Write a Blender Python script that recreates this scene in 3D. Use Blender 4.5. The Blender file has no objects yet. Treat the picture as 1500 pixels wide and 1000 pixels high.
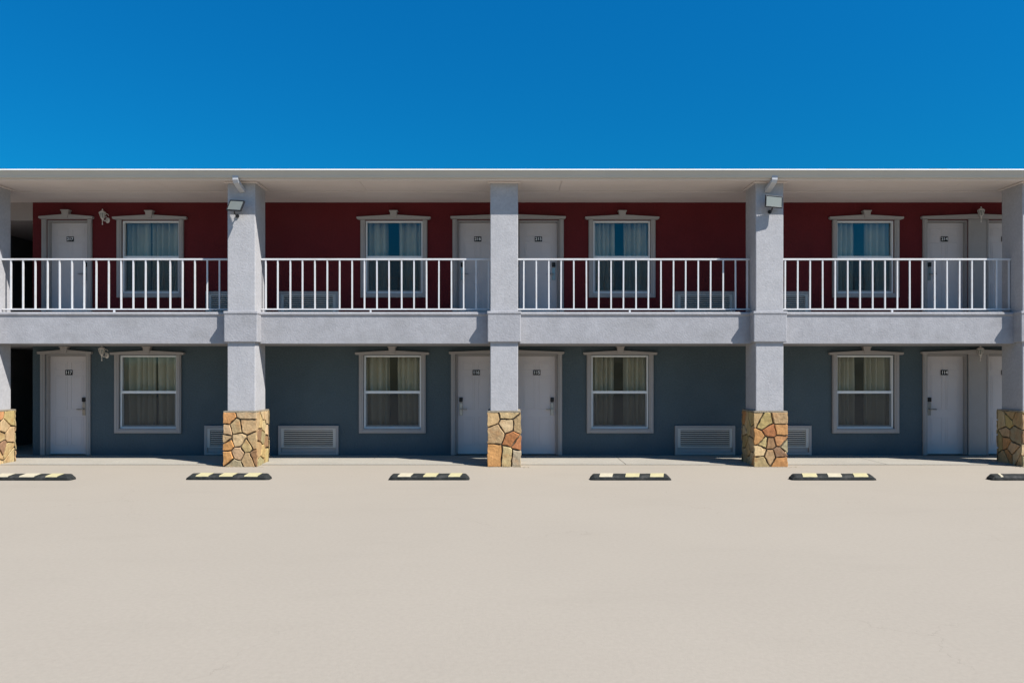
import bpy, bmesh, math, random
from mathutils import Vector, Matrix
random.seed(7)
SC = bpy.context.scene
COL = SC.collection
D0 = 15.28; F = 1100.0; VX = 742.0; HY = 544.0; EYE = 1.72
def PX(px, Y=0.0): return (px - VX) / F * (D0 + Y)
def PZ(py, Y=0.0): return EYE + (HY - py) / F * (D0 + Y)

def lin(r, g, b):
    f = lambda c: (c/255/12.92) if c/255 <= 0.04045 else ((c/255 + 0.055)/1.055) ** 2.4
    return (f(r), f(g), f(b), 1.0)

# ------------------------------------------------------------------ materials
def newmat(name):
    m = bpy.data.materials.new(name); m.use_nodes = True
    nt = m.node_tree; b = nt.nodes['Principled BSDF']
    return m, nt, b
def N(nt, t, **kw):
    n = nt.nodes.new(t)
    for k, v in kw.items(): setattr(n, k, v)
    return n
def surf(name, color, rough=0.8, var=0.06, vscale=3.0, bump=0.0, bscale=60.0, detail=6.0, spec=0.3, metal=0.0,
         stain=None, stain_amt=0.0, stain_scale=(1, 1, 1), fine=0.0, fscale=40.0, bdist=0.02):
    """painted / cast surface: mottled colour, streaks, fine grain and relief"""
    m, nt, b = newmat(name); L = nt.links.new
    tc = N(nt, 'ShaderNodeTexCoord')
    n1 = N(nt, 'ShaderNodeTexNoise'); n1.inputs['Scale'].default_value = vscale; n1.inputs['Detail'].default_value = 8
    n1.inputs['Roughness'].default_value = 0.6
    L(tc.outputs['Object'], n1.inputs['Vector'])
    mr = N(nt, 'ShaderNodeMapRange'); mr.inputs[1].default_value = 0.25; mr.inputs[2].default_value = 0.75
    mr.inputs[3].default_value = 1 - var; mr.inputs[4].default_value = 1 + var
    L(n1.outputs['Fac'], mr.inputs[0])
    mul = N(nt, 'ShaderNodeVectorMath', operation='SCALE')
    mul.inputs[0].default_value = color[:3]
    L(mr.outputs[0], mul.inputs['Scale'])
    last = mul.outputs[0]
    if fine > 0:
        n3 = N(nt, 'ShaderNodeTexNoise'); n3.inputs['Scale'].default_value = fscale; n3.inputs['Detail'].default_value = 3
        L(tc.outputs['Object'], n3.inputs['Vector'])
        m3 = N(nt, 'ShaderNodeMapRange'); m3.inputs[1].default_value = 0.3; m3.inputs[2].default_value = 0.7
        m3.inputs[3].default_value = 1 - fine; m3.inputs[4].default_value = 1 + fine
        L(n3.outputs['Fac'], m3.inputs[0])
        s3 = N(nt, 'ShaderNodeVectorMath', operation='SCALE'); L(last, s3.inputs[0]); L(m3.outputs[0], s3.inputs['Scale']); last = s3.outputs[0]
    if stain is not None:
        mp = N(nt, 'ShaderNodeMapping'); mp.inputs['Scale'].default_value = stain_scale
        L(tc.outputs['Object'], mp.inputs['Vector'])
        n4 = N(nt, 'ShaderNodeTexNoise'); n4.inputs['Scale'].default_value = 1.0; n4.inputs['Detail'].default_value = 7
        n4.inputs['Roughness'].default_value = 0.65
        L(mp.outputs[0], n4.inputs['Vector'])
        m4 = N(nt, 'ShaderNodeMapRange'); m4.inputs[1].default_value = 0.5; m4.inputs[2].default_value = 0.78
        m4.inputs[3].default_value = 0; m4.inputs[4].default_value = stain_amt
        L(n4.outputs['Fac'], m4.inputs[0])
        mx = N(nt, 'ShaderNodeMix', data_type='RGBA'); L(m4.outputs[0], mx.inputs[0]); L(last, mx.inputs[6])
        mx.inputs[7].default_value = stain; last = mx.outputs[2]
    L(last, b.inputs['Base Color'])
    b.inputs['Roughness'].default_value = rough; b.inputs['Metallic'].default_value = metal
    b.inputs['Specular IOR Level'].default_value = spec
    if bump > 0:
        n2 = N(nt, 'ShaderNodeTexNoise'); n2.inputs['Scale'].default_value = bscale; n2.inputs['Detail'].default_value = detail
        n2.inputs['Roughness'].default_value = 0.6
        L(tc.outputs['Object'], n2.inputs['Vector'])
        bp = N(nt, 'ShaderNodeBump'); bp.inputs['Strength'].default_value = bump; bp.inputs['Distance'].default_value = bdist
        L(n2.outputs['Fac'], bp.inputs['Height']); L(bp.outputs[0], b.inputs['Normal'])
    return m

M = {}
M['edge'] = surf('grey_edge_stucco', (0.335, 0.330, 0.344), 0.9, 0.10, 2.6, 0.55, 34, 8, 0.15,
                   stain=(0.24, 0.235, 0.235, 1), stain_amt=0.6, stain_scale=(1.6, 1.6, 2.2), fine=0.06, fscale=16, bdist=0.012)
M['stucco'] = surf('grey_stucco', (0.392, 0.384, 0.392), 0.9, 0.07, 3.5, 0.45, 34, 8, 0.15, bdist=0.012,
                   stain=(0.28, 0.29, 0.315, 1), stain_amt=0.35, stain_scale=(1.3, 1.3, 0.8), fine=0.07, fscale=22)
M['maroon'] = surf('maroon_stucco', (0.107, 0.0130, 0.0160), 0.85, 0.10, 1.6, 0.6, 30, 8, 0.2, fine=0.08, fscale=30,
                   stain=(0.085, 0.022, 0.022, 1), stain_amt=0.45, stain_scale=(0.8, 0.8, 0.5))
M['blue'] = surf('slate_blue_stucco', (0.072, 0.098, 0.112), 0.85, 0.10, 1.4, 0.6, 30, 8, 0.2, fine=0.08, fscale=30,
                 stain=(0.08, 0.11, 0.13, 1), stain_amt=0.3, stain_scale=(0.8, 0.8, 0.5))
M['trim'] = surf('light_grey_trim_paint', (0.335, 0.312, 0.30), 0.6, 0.04, 5, 0.15, 30)
M['door'] = surf('pale_grey_door_paint', (0.56, 0.515, 0.51), 0.5, 0.04, 1.5, 0.06, 120, stain=(0.42, 0.42, 0.42, 1), stain_amt=0.25, stain_scale=(2, 2, 1.2))
M['white'] = surf('white_vinyl', (0.74, 0.75, 0.75), 0.45, 0.02, 6)
M['rail'] = surf('white_rail_paint', (0.60, 0.60, 0.61), 0.4, 0.03, 9, 0.05, 60, stain=(0.42, 0.30, 0.20, 1), stain_amt=0.35, stain_scale=(5, 5, 5))
M['soffit'] = surf('beige_soffit_panel', (0.64, 0.575, 0.535), 0.8, 0.07, 0.7, 0.1, 40, stain=(0.48, 0.43, 0.38, 1), stain_amt=0.35, stain_scale=(0.5, 1.2, 1))
M['lintel'] = surf('taupe_lintel_paint', (0.30, 0.265, 0.255), 0.85, 0.05, 2, 0.3, 30)
M['gutter'] = surf('grey_gutter_metal', (0.46, 0.44, 0.385), 0.45, 0.05, 1.3, 0.05, 4, stain=(0.36, 0.37, 0.36, 1), stain_amt=0.4, stain_scale=(0.7, 4, 4))
M['spout'] = surf('downspout_metal', (0.46, 0.46, 0.47), 0.45, 0.04, 4)
M['shingle'] = surf('dark_shingle', (0.05, 0.052, 0.055), 0.95, 0.35, 9, 0.8, 50)
M['dark'] = surf('dark_interior', (0.03, 0.03, 0.03), 0.9, 0.1, 2)
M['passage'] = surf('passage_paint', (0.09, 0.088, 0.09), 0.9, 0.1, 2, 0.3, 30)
M['black'] = surf('black_plastic', (0.012, 0.012, 0.013), 0.45, 0.1, 20)
M['steel'] = surf('brushed_steel', (0.34, 0.33, 0.31), 0.35, 0.08, 30, metal=0.85)
M['louver'] = surf('grey_louver_metal', (0.50, 0.48, 0.44), 0.5, 0.05, 6)
M['digit'] = surf('white_number_paint', (0.8, 0.8, 0.8), 0.6, 0.02, 10)
M['lens'] = surf('frosted_lamp_lens', (0.20, 0.215, 0.195), 0.35, 0.04, 10, spec=0.5)
M['frame_dark'] = surf('dark_lamp_housing', (0.02, 0.02, 0.022), 0.4, 0.1, 20)
M['lampwhite'] = surf('white_cast_lamp_metal', (0.62, 0.58, 0.54), 0.5, 0.06, 20)
M['rubber'] = surf('black_rubber', (0.016, 0.018, 0.017), 0.75, 0.3, 14, 0.5, 80, stain=(0.12, 0.11, 0.10, 1), stain_amt=0.45, stain_scale=(9, 9, 9))
M['yellow'] = surf('faded_yellow_paint', (0.44, 0.385, 0.21), 0.7, 0.10, 12, 0.2, 80, stain=(0.35, 0.30, 0.20, 1), stain_amt=0.4, stain_scale=(10, 10, 10))
M['cream'] = surf('bleached_cream_paint', (0.45, 0.395, 0.28), 0.7, 0.10, 12, 0.2, 80, stain=(0.35, 0.30, 0.22, 1), stain_amt=0.4, stain_scale=(10, 10, 10))
M['mortar'] = surf('dark_mortar', (0.13, 0.098, 0.062), 0.95, 0.25, 14, 0.8, 60)
M['capstone'] = surf('mortar_cap', (0.28, 0.235, 0.17), 0.9, 0.2, 12, 0.8, 50)
M['curtain'] = surf('beige_curtain_cloth', (0.70, 0.62, 0.47), 0.9, 0.08, 4)
M['walk'] = surf('walkway_concrete', (0.325, 0.30, 0.255), 0.9, 0.06, 1.2, 0.35, 40, 8, 0.15,
                 stain=(0.24, 0.215, 0.18, 1), stain_amt=0.5, stain_scale=(0.8, 2.0, 1), fine=0.06, fscale=30)

def pane_material():
    m, nt, b = newmat('window_glass'); L = nt.links.new
    out = nt.nodes['Material Output']; nt.nodes.remove(b)
    fr = N(nt, 'ShaderNodeFresnel'); fr.inputs['IOR'].default_value = 1.55
    mu = N(nt, 'ShaderNodeMath', operation='MULTIPLY'); mu.inputs[1].default_value = 1.15; mu.use_clamp = True
    tr = N(nt, 'ShaderNodeBsdfTransparent'); tr.inputs['Color'].default_value = (0.955, 0.965, 0.96, 1)
    gl = N(nt, 'ShaderNodeBsdfGlossy'); gl.inputs['Roughness'].default_value = 0.015
    nz = N(nt, 'ShaderNodeTexNoise'); nz.inputs['Scale'].default_value = 1.5
    bp = N(nt, 'ShaderNodeBump'); bp.inputs['Strength'].default_value = 0.05; bp.inputs['Distance'].default_value = 0.05
    L(nz.outputs['Fac'], bp.inputs['Height']); L(bp.outputs[0], gl.inputs['Normal'])
    mx = N(nt, 'ShaderNodeMixShader')
    L(fr.outputs[0], mu.inputs[0]); L(mu.outputs[0], mx.inputs[0]); L(tr.outputs[0], mx.inputs[1]); L(gl.outputs[0], mx.inputs[2])
    L(mx.outputs[0], out.inputs['Surface'])
    return m
M['glass'] = pane_material()
def screen_material():
    m, nt, b = newmat('insect_screen_mesh'); L = nt.links.new
    out = nt.nodes['Material Output']
    b.inputs['Base Color'].default_value = (0.04, 0.045, 0.045, 1); b.inputs['Roughness'].default_value = 0.8
    tr = N(nt, 'ShaderNodeBsdfTransparent')
    mx = N(nt, 'ShaderNodeMixShader'); mx.inputs[0].default_value = 0.52
    L(tr.outputs[0], mx.inputs[1]); L(b.outputs[0], mx.inputs[2]); L(mx.outputs[0], out.inputs['Surface'])
    return m
M['screen'] = screen_material()
def stone_material():
    m, nt, b = newmat('sandstone'); L = nt.links.new
    at = N(nt, 'ShaderNodeAttribute', attribute_name='stone')
    tc = N(nt, 'ShaderNodeTexCoord')
    n1 = N(nt, 'ShaderNodeTexNoise'); n1.inputs['Scale'].default_value = 14; n1.inputs['Detail'].default_value = 9; n1.inputs['Roughness'].default_value = 0.7
    mp = N(nt, 'ShaderNodeMapping'); mp.inputs['Scale'].default_value = (1.6, 1.6, 0.7)
    L(tc.outputs['Object'], mp.inputs['Vector']); L(mp.outputs[0], n1.inputs['Vector'])
    mr = N(nt, 'ShaderNodeMapRange'); mr.inputs[1].default_value = 0.3; mr.inputs[2].default_value = 0.7; mr.inputs[3].default_value = 0.72; mr.inputs[4].default_value = 1.22
    L(n1.outputs['Fac'], mr.inputs[0])
    s = N(nt, 'ShaderNodeVectorMath', operation='SCALE'); L(at.outputs['Color'], s.inputs[0]); L(mr.outputs[0], s.inputs['Scale'])
    n2 = N(nt, 'ShaderNodeTexNoise'); n2.inputs['Scale'].default_value = 6; n2.inputs['Detail'].default_value = 6
    L(tc.outputs['Object'], n2.inputs['Vector'])
    m2 = N(nt, 'ShaderNodeMapRange'); m2.inputs[1].default_value = 0.52; m2.inputs[2].default_value = 0.68; m2.inputs[3].default_value = 0; m2.inputs[4].default_value = 0.40
    L(n2.outputs['Fac'], m2.inputs[0])
    mx = N(nt, 'ShaderNodeMix', data_type='RGBA'); L(m2.outputs[0], mx.inputs[0]); L(s.outputs[0], mx.inputs[6]); mx.inputs[7].default_value = (0.33, 0.15, 0.055, 1)
    L(mx.outputs[2], b.inputs['Base Color']); b.inputs['Roughness'].default_value = 0.9; b.inputs['Specular IOR Level'].default_value = 0.15
    n3 = N(nt, 'ShaderNodeTexNoise'); n3.inputs['Scale'].default_value = 9; n3.inputs['Detail'].default_value = 10
    L(tc.outputs['Object'], n3.inputs['Vector'])
    bp = N(nt, 'ShaderNodeBump'); bp.inputs['Strength'].default_value = 0.55; bp.inputs['Distance'].default_value = 0.04
    L(n3.outputs['Fac'], bp.inputs['Height']); L(bp.outputs[0], b.inputs['Normal'])
    return m
M['stone'] = stone_material()
def ground_material():
    m, nt, b = newmat('parking_lot_concrete'); L = nt.links.new
    tc = N(nt, 'ShaderNodeTexCoord')
    def noise(scale, detail, mapping=None, rough=0.6):
        n = N(nt, 'ShaderNodeTexNoise'); n.inputs['Scale'].default_value = scale; n.inputs['Detail'].default_value = detail; n.inputs['Roughness'].default_value = rough
        if mapping:
            mp = N(nt, 'ShaderNodeMapping'); mp.inputs['Scale'].default_value = mapping; L(tc.outputs['Object'], mp.inputs['Vector']); L(mp.outputs[0], n.inputs['Vector'])
        else: L(tc.outputs['Object'], n.inputs['Vector'])
        return n
    def rng(sock, a, bb, c, d):
        r = N(nt, 'ShaderNodeMapRange'); r.inputs[1].default_value = a; r.inputs[2].default_value = bb; r.inputs[3].default_value = c; r.inputs[4].default_value = d
        L(sock, r.inputs[0]); return r.outputs[0]
    s = N(nt, 'ShaderNodeVectorMath', operation='SCALE'); s.inputs[0].default_value = (0.312, 0.274, 0.224)
    L(rng(noise(0.35, 6).outputs['Fac'], 0.3, 0.7, 0.98, 1.02), s.inputs['Scale'])
    s2 = N(nt, 'ShaderNodeVectorMath', operation='SCALE'); L(s.outputs[0], s2.inputs[0]); L(rng(noise(28, 6).outputs['Fac'], 0.3, 0.7, 0.96, 1.04), s2.inputs['Scale'])
    mx = N(nt, 'ShaderNodeMix', data_type='RGBA'); L(rng(noise(1.0, 8, (0.45, 1.4, 1), 0.7).outputs['Fac'], 0.53, 0.78, 0.0, 0.22), mx.inputs[0])
    L(s2.outputs[0], mx.inputs[6]); mx.inputs[7].default_value = (0.245, 0.215, 0.175, 1)
    # hairline cracks with a shape of their own
    vo = N(nt, 'ShaderNodeTexVoronoi', feature='DISTANCE_TO_EDGE'); vo.inputs['Scale'].default_value = 0.28
    ad = N(nt, 'ShaderNodeVectorMath', operation='MULTIPLY_ADD'); nn = noise(1.3, 6); L(nn.outputs['Color'], ad.inputs[0]); ad.inputs[1].default_value = (0.9, 0.9, 0); L(tc.outputs['Object'], ad.inputs[2])
    L(ad.outputs[0], vo.inputs['Vector'])
    ck = rng(vo.outputs['Distance'], 0.0, 0.0018, 0.22, 0.0)
    gate = rng(noise(0.5, 3).outputs['Fac'], 0.5, 0.6, 0, 1)
    mm = N(nt, 'ShaderNodeMath', operation='MULTIPLY'); L(ck, mm.inputs[0]); L(gate, mm.inputs[1])
    m3 = N(nt, 'ShaderNodeMix', data_type='RGBA'); L(mm.outputs[0], m3.inputs[0]); L(mx.outputs[2], m3.inputs[6]); m3.inputs[7].default_value = (0.12, 0.10, 0.08, 1)
    L(m3.outputs[2], b.inputs['Base Color']); b.inputs['Roughness'].default_value = 0.92; b.inputs['Specular IOR Level'].default_value = 0.12
    bp = N(nt, 'ShaderNodeBump'); bp.inputs['Strength'].default_value = 0.2; bp.inputs['Distance'].default_value = 0.008
    L(noise(55, 8).outputs['Fac'], bp.inputs['Height']); L(bp.outputs[0], b.inputs['Normal'])
    return m
M['ground'] = ground_material()

# ------------------------------------------------------------------ mesh helpers
class MB:
    def __init__(s): s.v = []; s.f = []; s.mi = []
    def quad(s, pts, mi=0):
        b = len(s.v); s.v += [tuple(p) for p in pts]; s.f.append(list(range(b, b + len(pts)))); s.mi.append(mi)
    def box(s, x0, x1, y0, y1, z0, z1, mi=0, rot=None, piv=None):
        b = len(s.v)
        pts = [Vector(p) for p in [(x0,y0,z0),(x1,y0,z0),(x1,y1,z0),(x0,y1,z0),(x0,y0,z1),(x1,y0,z1),(x1,y1,z1),(x0,y1,z1)]]
        if rot is not None:
            pv = Vector(piv) if piv is not None else Vector(((x0+x1)/2, (y0+y1)/2, (z0+z1)/2))
            pts = [rot @ (p - pv) + pv for p in pts]
        s.v += [tuple(p) for p in pts]
        for f in [(0,3,2,1),(4,5,6,7),(0,1,5,4),(1,2,6,5),(2,3,7,6),(3,0,4,7)]:
            s.f.append([b + i for i in f]); s.mi.append(mi)
        return s
    def prism(s, poly, axis, a, b_, mi=0):
        """poly: 2D points; axis 'y': (x,z) swept in y; axis 'x': (y,z) swept in x; axis 'z': (x,y)"""
        n = len(poly); b = len(s.v)
        def P(p, t): return (p[0], t, p[1]) if axis == 'y' else ((t, p[0], p[1]) if axis == 'x' else (p[0], p[1], t))
        s.v += [P(p, a) for p in poly] + [P(p, b_) for p in poly]
        s.f.append([b + i for i in range(n)]); s.mi.append(mi)
        s.f.append([b + n + i for i in reversed(range(n))]); s.mi.append(mi)
        for i in range(n):
            j = (i + 1) % n; s.f.append([b + i, b + n + i, b + n + j, b + j]); s.mi.append(mi)
        return s
    def tube(s, pts, r, seg=10, mi=0):
        pts = [Vector(p) for p in pts]; rs = r if isinstance(r, (list, tuple)) else [r] * len(pts); rings = []
        for i, p in enumerate(pts):
            t = (pts[min(i+1, len(pts)-1)] - pts[max(i-1, 0)]).normalized()
            u = t.cross(Vector((0, 1, 0)));
            if u.length < 0.05: u = t.cross(Vector((1, 0, 0)))
            u.normalize(); w = t.cross(u); b = len(s.v)
            for k in range(seg):
                a = 2*math.pi*k/seg; s.v.append(tuple(p + (u*math.cos(a) + w*math.sin(a))*rs[i]))
            rings.append(b)
        for a, b in zip(rings, rings[1:]):
            for k in range(seg):
                j = (k+1) % seg; s.f.append([a+k, a+j, b+j, b+k]); s.mi.append(mi)
        s.f.append([rings[0]+k for k in reversed(range(seg))]); s.mi.append(mi)
        s.f.append([rings[-1]+k for k in range(seg)]); s.mi.append(mi)
        return s
    def lathe(s, prof, c, seg=12, mi=0, flat=None):
        """prof: [(r,z)] about a vertical axis at c"""
        rings = []
        for r, z in prof:
            b = len(s.v)
            for k in range(seg):
                a = 2*math.pi*(k+0.5)/seg; s.v.append((c[0] + r*math.cos(a), c[1] + r*math.sin(a), c[2] + z))
            rings.append(b)
        for a, b in zip(rings, rings[1:]):
            for k in range(seg):
                j = (k+1) % seg; s.f.append([a+k, a+j, b+j, b+k]); s.mi.append(mi)
        s.f.append([rings[0]+k for k in reversed(range(seg))]); s.mi.append(mi)
        s.f.append([rings[-1]+k for k in range(seg)]); s.mi.append(mi)
        return s
    def build(s, name, mats, parent=None, bevel=0.0, smooth=False, seg=2, origin=None):
        me = bpy.data.meshes.new(name)
        o_ = Vector(origin) if origin is not None else Vector((0, 0, 0))
        me.from_pydata([tuple(Vector(v) - o_) for v in s.v], [], s.f)
        if not isinstance(mats, (list, tuple)): mats = [mats]
        for m in mats: me.materials.append(m)
        for p, mi in zip(me.polygons, s.mi): p.material_index = mi
        bm = bmesh.new(); bm.from_mesh(me); bmesh.ops.recalc_face_normals(bm, faces=bm.faces); bm.to_mesh(me); bm.free()
        if smooth:
            for p in me.polygons: p.use_smooth = True
        me.update()
        o = bpy.data.objects.new(name, me); COL.objects.link(o)
        if parent is not None: o.parent = parent
        o.location = o_
        if bevel > 0:
            md = o.modifiers.new('bevel', 'BEVEL'); md.width = bevel; md.segments = seg; md.limit_method = 'ANGLE'; md.angle_limit = math.radians(40)
            md.harden_normals = False
        return o

def tag(o, label=None, cat=None, group=None, kind=None):
    if label: o['label'] = label
    if cat: o['category'] = cat
    if group: o['group'] = group
    if kind: o['kind'] = kind
    return o
def empty(name, loc, label, cat, group=None, rot=(0, 0, 0)):
    o = bpy.data.objects.new(name, None); COL.objects.link(o); o.location = loc; o.rotation_euler = rot
    o.empty_display_size = 0.2
    return tag(o, label, cat, group)

# all parts of a thing whose Empty is away from the origin are built in the Empty's own coordinates

# ------------------------------------------------------------------ setting
g = MB(); g.quad([(-260, -300, 0), (260, -300, 0), (260, 260, 0), (-260, 260, 0)])
tag(g.build('ground', M['ground']), kind='structure')
M['added_dark_field'] = surf('added_dark_grass', (0.055, 0.058, 0.028), 0.95, 0.4, 0.15, stain=(0.12, 0.10, 0.055, 1), stain_amt=0.5, stain_scale=(0.08, 0.2, 1), fine=0.4, fscale=3)
g = MB(); g.quad([(-250, -290, 0.006), (250, -290, 0.006), (250, -42, 0.006), (-250, -38, 0.006)])  # unseen field added behind the camera, darkens reflections in the lower windows
tag(g.build('added_dark_field', M['added_dark_field']), kind='structure')
w = MB(); x = -17.0
while x < 17.0:
    w.box(x, x + 2.392, -1.43, -0.002, 0.002, 0.016); x += 2.4
w.box(-11.19, -9.645, 0.002, 7.9, 0.002, 0.022)
tag(w.build('walkway', M['walk'], bevel=0.005), kind='structure')

M['added_scrub'] = surf('added_hills_scrub', (0.075, 0.075, 0.035), 0.95, 0.45, 0.03, stain=(0.22, 0.18, 0.10, 1), stain_amt=0.7, stain_scale=(0.03, 0.03, 0.1), fine=0.4, fscale=0.5)
hm = MB(); nA, nR = 160, 10; rh = random.Random(9)  # unseen hills added behind the camera to cover low sky in window reflections
ph = [rh.uniform(0, 6) for _ in range(6)]
for i in range(nA + 1):
    a = math.pi + math.pi * i / nA
    for j in range(nR + 1):
        rr_ = 150 + 110 * j / nR; t = j / nR
        hgt = (8 + 2.5*math.sin(5*a+ph[0]) + 1.6*math.sin(11*a+ph[1]) + 1.0*math.sin(23*a+ph[2]) + 0.6*math.sin(51*a+ph[3])) * math.sin(min(1, t*1.4)*math.pi/2)
        hm.v.append((rr_*math.cos(a), -D0 + rr_*math.sin(a), -0.05 + hgt*(1 if j else 0)))
for i in range(nA):
    for j in range(nR):
        q = i*(nR+1)+j; hm.f.append([q, q+1, q+nR+2, q+nR+1]); hm.mi.append(0)
tag(hm.build('added_reflection_hills', M['added_scrub'], smooth=True), kind='structure')

# ------------------------------------------------------------------ the building
B = empty('motel_building', (0, 0, 0), 'two-storey motel, maroon above, slate blue below, with grey columns and white balcony railings', 'building')
Z1 = 2.235; Z2 = 2.76; Z3 = 5.157
XL = PX(48); XR = 16.5; WT = 0.16

def wall_mesh(name, x0, x1, z0, z1, holes, mat, y0=0.0, y1=WT):
    """one wall with real openings: grid of cells, faces only where solid meets air"""
    xs = sorted(set([x0, x1] + [h[0] for h in holes] + [h[1] for h in holes]))
    zs = sorted(set([z0, z1] + [max(z0, h[2]) for h in holes] + [h[3] for h in holes]))
    def solid(i, j):
        if i < 0 or j < 0 or i >= len(xs)-1 or j >= len(zs)-1: return False
        cx = (xs[i]+xs[i+1])/2; cz = (zs[j]+zs[j+1])/2
        return not any(h[0] < cx < h[1] and h[2] < cz < h[3] for h in holes)
    m = MB()
    for i in range(len(xs)-1):
        for j in range(len(zs)-1):
            if not solid(i, j): continue
            a, b, c, d = xs[i], xs[i+1], zs[j], zs[j+1]
            m.quad([(a,y0,c),(b,y0,c),(b,y0,d),(a,y0,d)]); m.quad([(a,y1,c),(a,y1,d),(b,y1,d),(b,y1,c)])
            if not solid(i-1, j): m.quad([(a,y0,c),(a,y0,d),(a,y1,d),(a,y1,c)])
            if not solid(i+1, j): m.quad([(b,y0,c),(b,y1,c),(b,y1,d),(b,y0,d)])
            if not solid(i, j-1): m.quad([(a,y0,c),(a,y1,c),(b,y1,c),(b,y0,c)])
            if not solid(i, j+1): m.quad([(a,y0,d),(b,y0,d),(b,y1,d),(a,y1,d)])
    o = m.build(name, mat, B)
    bm = bmesh.new(); bm.from_mesh(o.data); bmesh.ops.remove_doubles(bm, verts=bm.verts, dist=1e-5)
    bmesh.ops.recalc_face_normals(bm, faces=bm.faces); bm.to_mesh(o.data); bm.free()
    return o

WIN_LO = [(217.5, 1), (575.0, 2), (908.0, 3), (1267.0, 4)]
WIN_UP = [(221.0, 1), (577.3, 2), (910.8, 3), (1267.2, 4)]
WH = 0.585
wz_lo = (PZ(627.5), PZ(520.3)); wz_up = (PZ(429.5), PZ(323.2))
DOOR_H = 0.42
D_LO = [(97.0, 117, 1), (742-44.7, 116, -1), (742+44.7, 115, 1), (1432-44.7, 114, -1), (1432+44.7, 113, 1)]
D_UP = [(99.0, 217, 1), (744.3-44.7, 216, -1), (744.3+44.7, 215, 1), (1432-44.7, 214, -1), (1432+44.7, 213, 1)]
dz_lo = (0.03, PZ(519.0)); dz_up = (Z2 + 0.02, PZ(322.5))
holes_lo = [(PX(c)-WH, PX(c)+WH, wz_lo[0], wz_lo[1]) for c, _ in WIN_LO] + [(PX(c)-DOOR_H, PX(c)+DOOR_H, -1, dz_lo[1]) for c, _, _ in D_LO]
holes_up = [(PX(c)-WH, PX(c)+WH, wz_up[0], wz_up[1]) for c, _ in WIN_UP] + [(PX(c)-DOOR_H, PX(c)+DOOR_H, 0, dz_up[1]) for c, _, _ in D_UP]
wall_mesh('lower_wall', XL, XR, 0.0, Z1, holes_lo, M['blue'])
wall_mesh('upper_wall', XL, XR, Z2, Z3, holes_up, M['maroon'])
wall_mesh('lower_wall', -17.0, -11.2, 0.0, Z1, [], M['blue'])
wall_mesh('upper_wall', -17.0, -11.2, Z2, Z3, [], M['maroon'])
# shell behind the facade (side, party and rear walls)
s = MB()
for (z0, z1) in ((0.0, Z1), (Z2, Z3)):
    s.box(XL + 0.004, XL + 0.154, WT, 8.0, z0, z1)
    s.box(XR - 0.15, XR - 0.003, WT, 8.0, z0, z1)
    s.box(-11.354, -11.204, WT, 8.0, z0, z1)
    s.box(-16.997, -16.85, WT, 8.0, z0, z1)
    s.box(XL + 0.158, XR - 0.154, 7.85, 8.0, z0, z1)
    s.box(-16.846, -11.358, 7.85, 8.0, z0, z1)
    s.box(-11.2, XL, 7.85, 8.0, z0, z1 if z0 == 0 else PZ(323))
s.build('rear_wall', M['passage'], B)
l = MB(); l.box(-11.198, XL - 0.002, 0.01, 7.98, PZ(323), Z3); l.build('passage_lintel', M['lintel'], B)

# balcony deck: slab with a rounded lip along its front edge
b = MB(); b.box(-17.0, XR, -1.44, 8.0, Z1, Z2); b.build('balcony_floor', M['edge'], B)
def zf(py): return PZ(py, -1.47)
b = MB()
prof = [(-1.47, Z1 - 0.004), (-1.47, zf(463.5)), (-1.478, zf(461.5)), (-1.492, zf(461.0)), (-1.492, zf(458)), (-1.48, zf(457)), (-1.20, zf(457.3)), (-1.20, Z2 + 0.003), (-1.441, Z2+0.003), (-1.441, Z1 - 0.004)]
b.prism(prof, 'x', -17.0, XR + 0.01)
b.build('balcony_edge', M['edge'], B, bevel=0.006)

# soffit panels, fascia, gutter, roof
SF = -1.82
sf = MB(); xx = -17.3
sf.box(-17.3, XR + 0.5, -0.93, 8.3, Z3, Z3 + 0.05)
while xx < XR + 0.4:
    sf.box(xx, min(xx + 3.654, XR + 0.5), SF, -0.936, Z3 + 0.004, Z3 + 0.05); xx += 3.66
sf.box(-17.3, XR + 0.5, -0.945, -0.915, Z3 - 0.008, Z3 - 0.0005)
sf.build('soffit', M['soffit'], B)
fa = MB(); fa.box(-17.3, XR + 0.5, SF - 0.024, SF - 0.002, Z3 - 0.018, 5.30); fa.build('fascia_board', M['soffit'], B, bevel=0.003)
GY = SF - 0.027
gt = MB()
gz = 5.300
prof = [(GY, gz), (GY, Z3 + 0.012), (GY - 0.052, Z3 + 0.010), (GY - 0.062, Z3 + 0.022), (GY - 0.075, Z3 + 0.055), (GY - 0.108, gz - 0.032), (GY - 0.112, gz - 0.026),
        (GY - 0.124, gz - 0.024), (GY - 0.124, gz + 0.002), (GY - 0.110, gz + 0.006), (GY - 0.102, gz + 0.002), (GY - 0.100, gz - 0.02), (GY - 0.05, gz - 0.1), (GY - 0.012, gz - 0.1), (GY - 0.012, gz)]
gt.prism(prof, 'x', -17.35, XR + 0.55)
gt.prism([(GY-0.1285, gz-0.016), (GY-0.1285, gz-0.008), (GY-0.104, gz+0.012), (GY-0.098, gz+0.006), (GY-0.104, gz-0.014)], 'x', -17.352, XR + 0.552, mi=1)  # top lip of the same gutter, coloured white for its sunlit brightness
xx = -15.0
while xx < XR:                      # lap joints between gutter lengths and hanger screws
    gt.prism([(GY - 0.054, Z3 + 0.007), (GY - 0.0645, Z3 + 0.021), (GY - 0.0775, Z3 + 0.055), (GY - 0.1105, gz - 0.033), (GY - 0.107, gz - 0.033), (GY - 0.06, Z3 + 0.03), (GY - 0.05, Z3 + 0.012)], 'x', xx, xx + 0.03)
    xx += 3.1
gut = gt.build('gutter', [M['gutter'], M['white']], B)
rf = MB()
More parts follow.
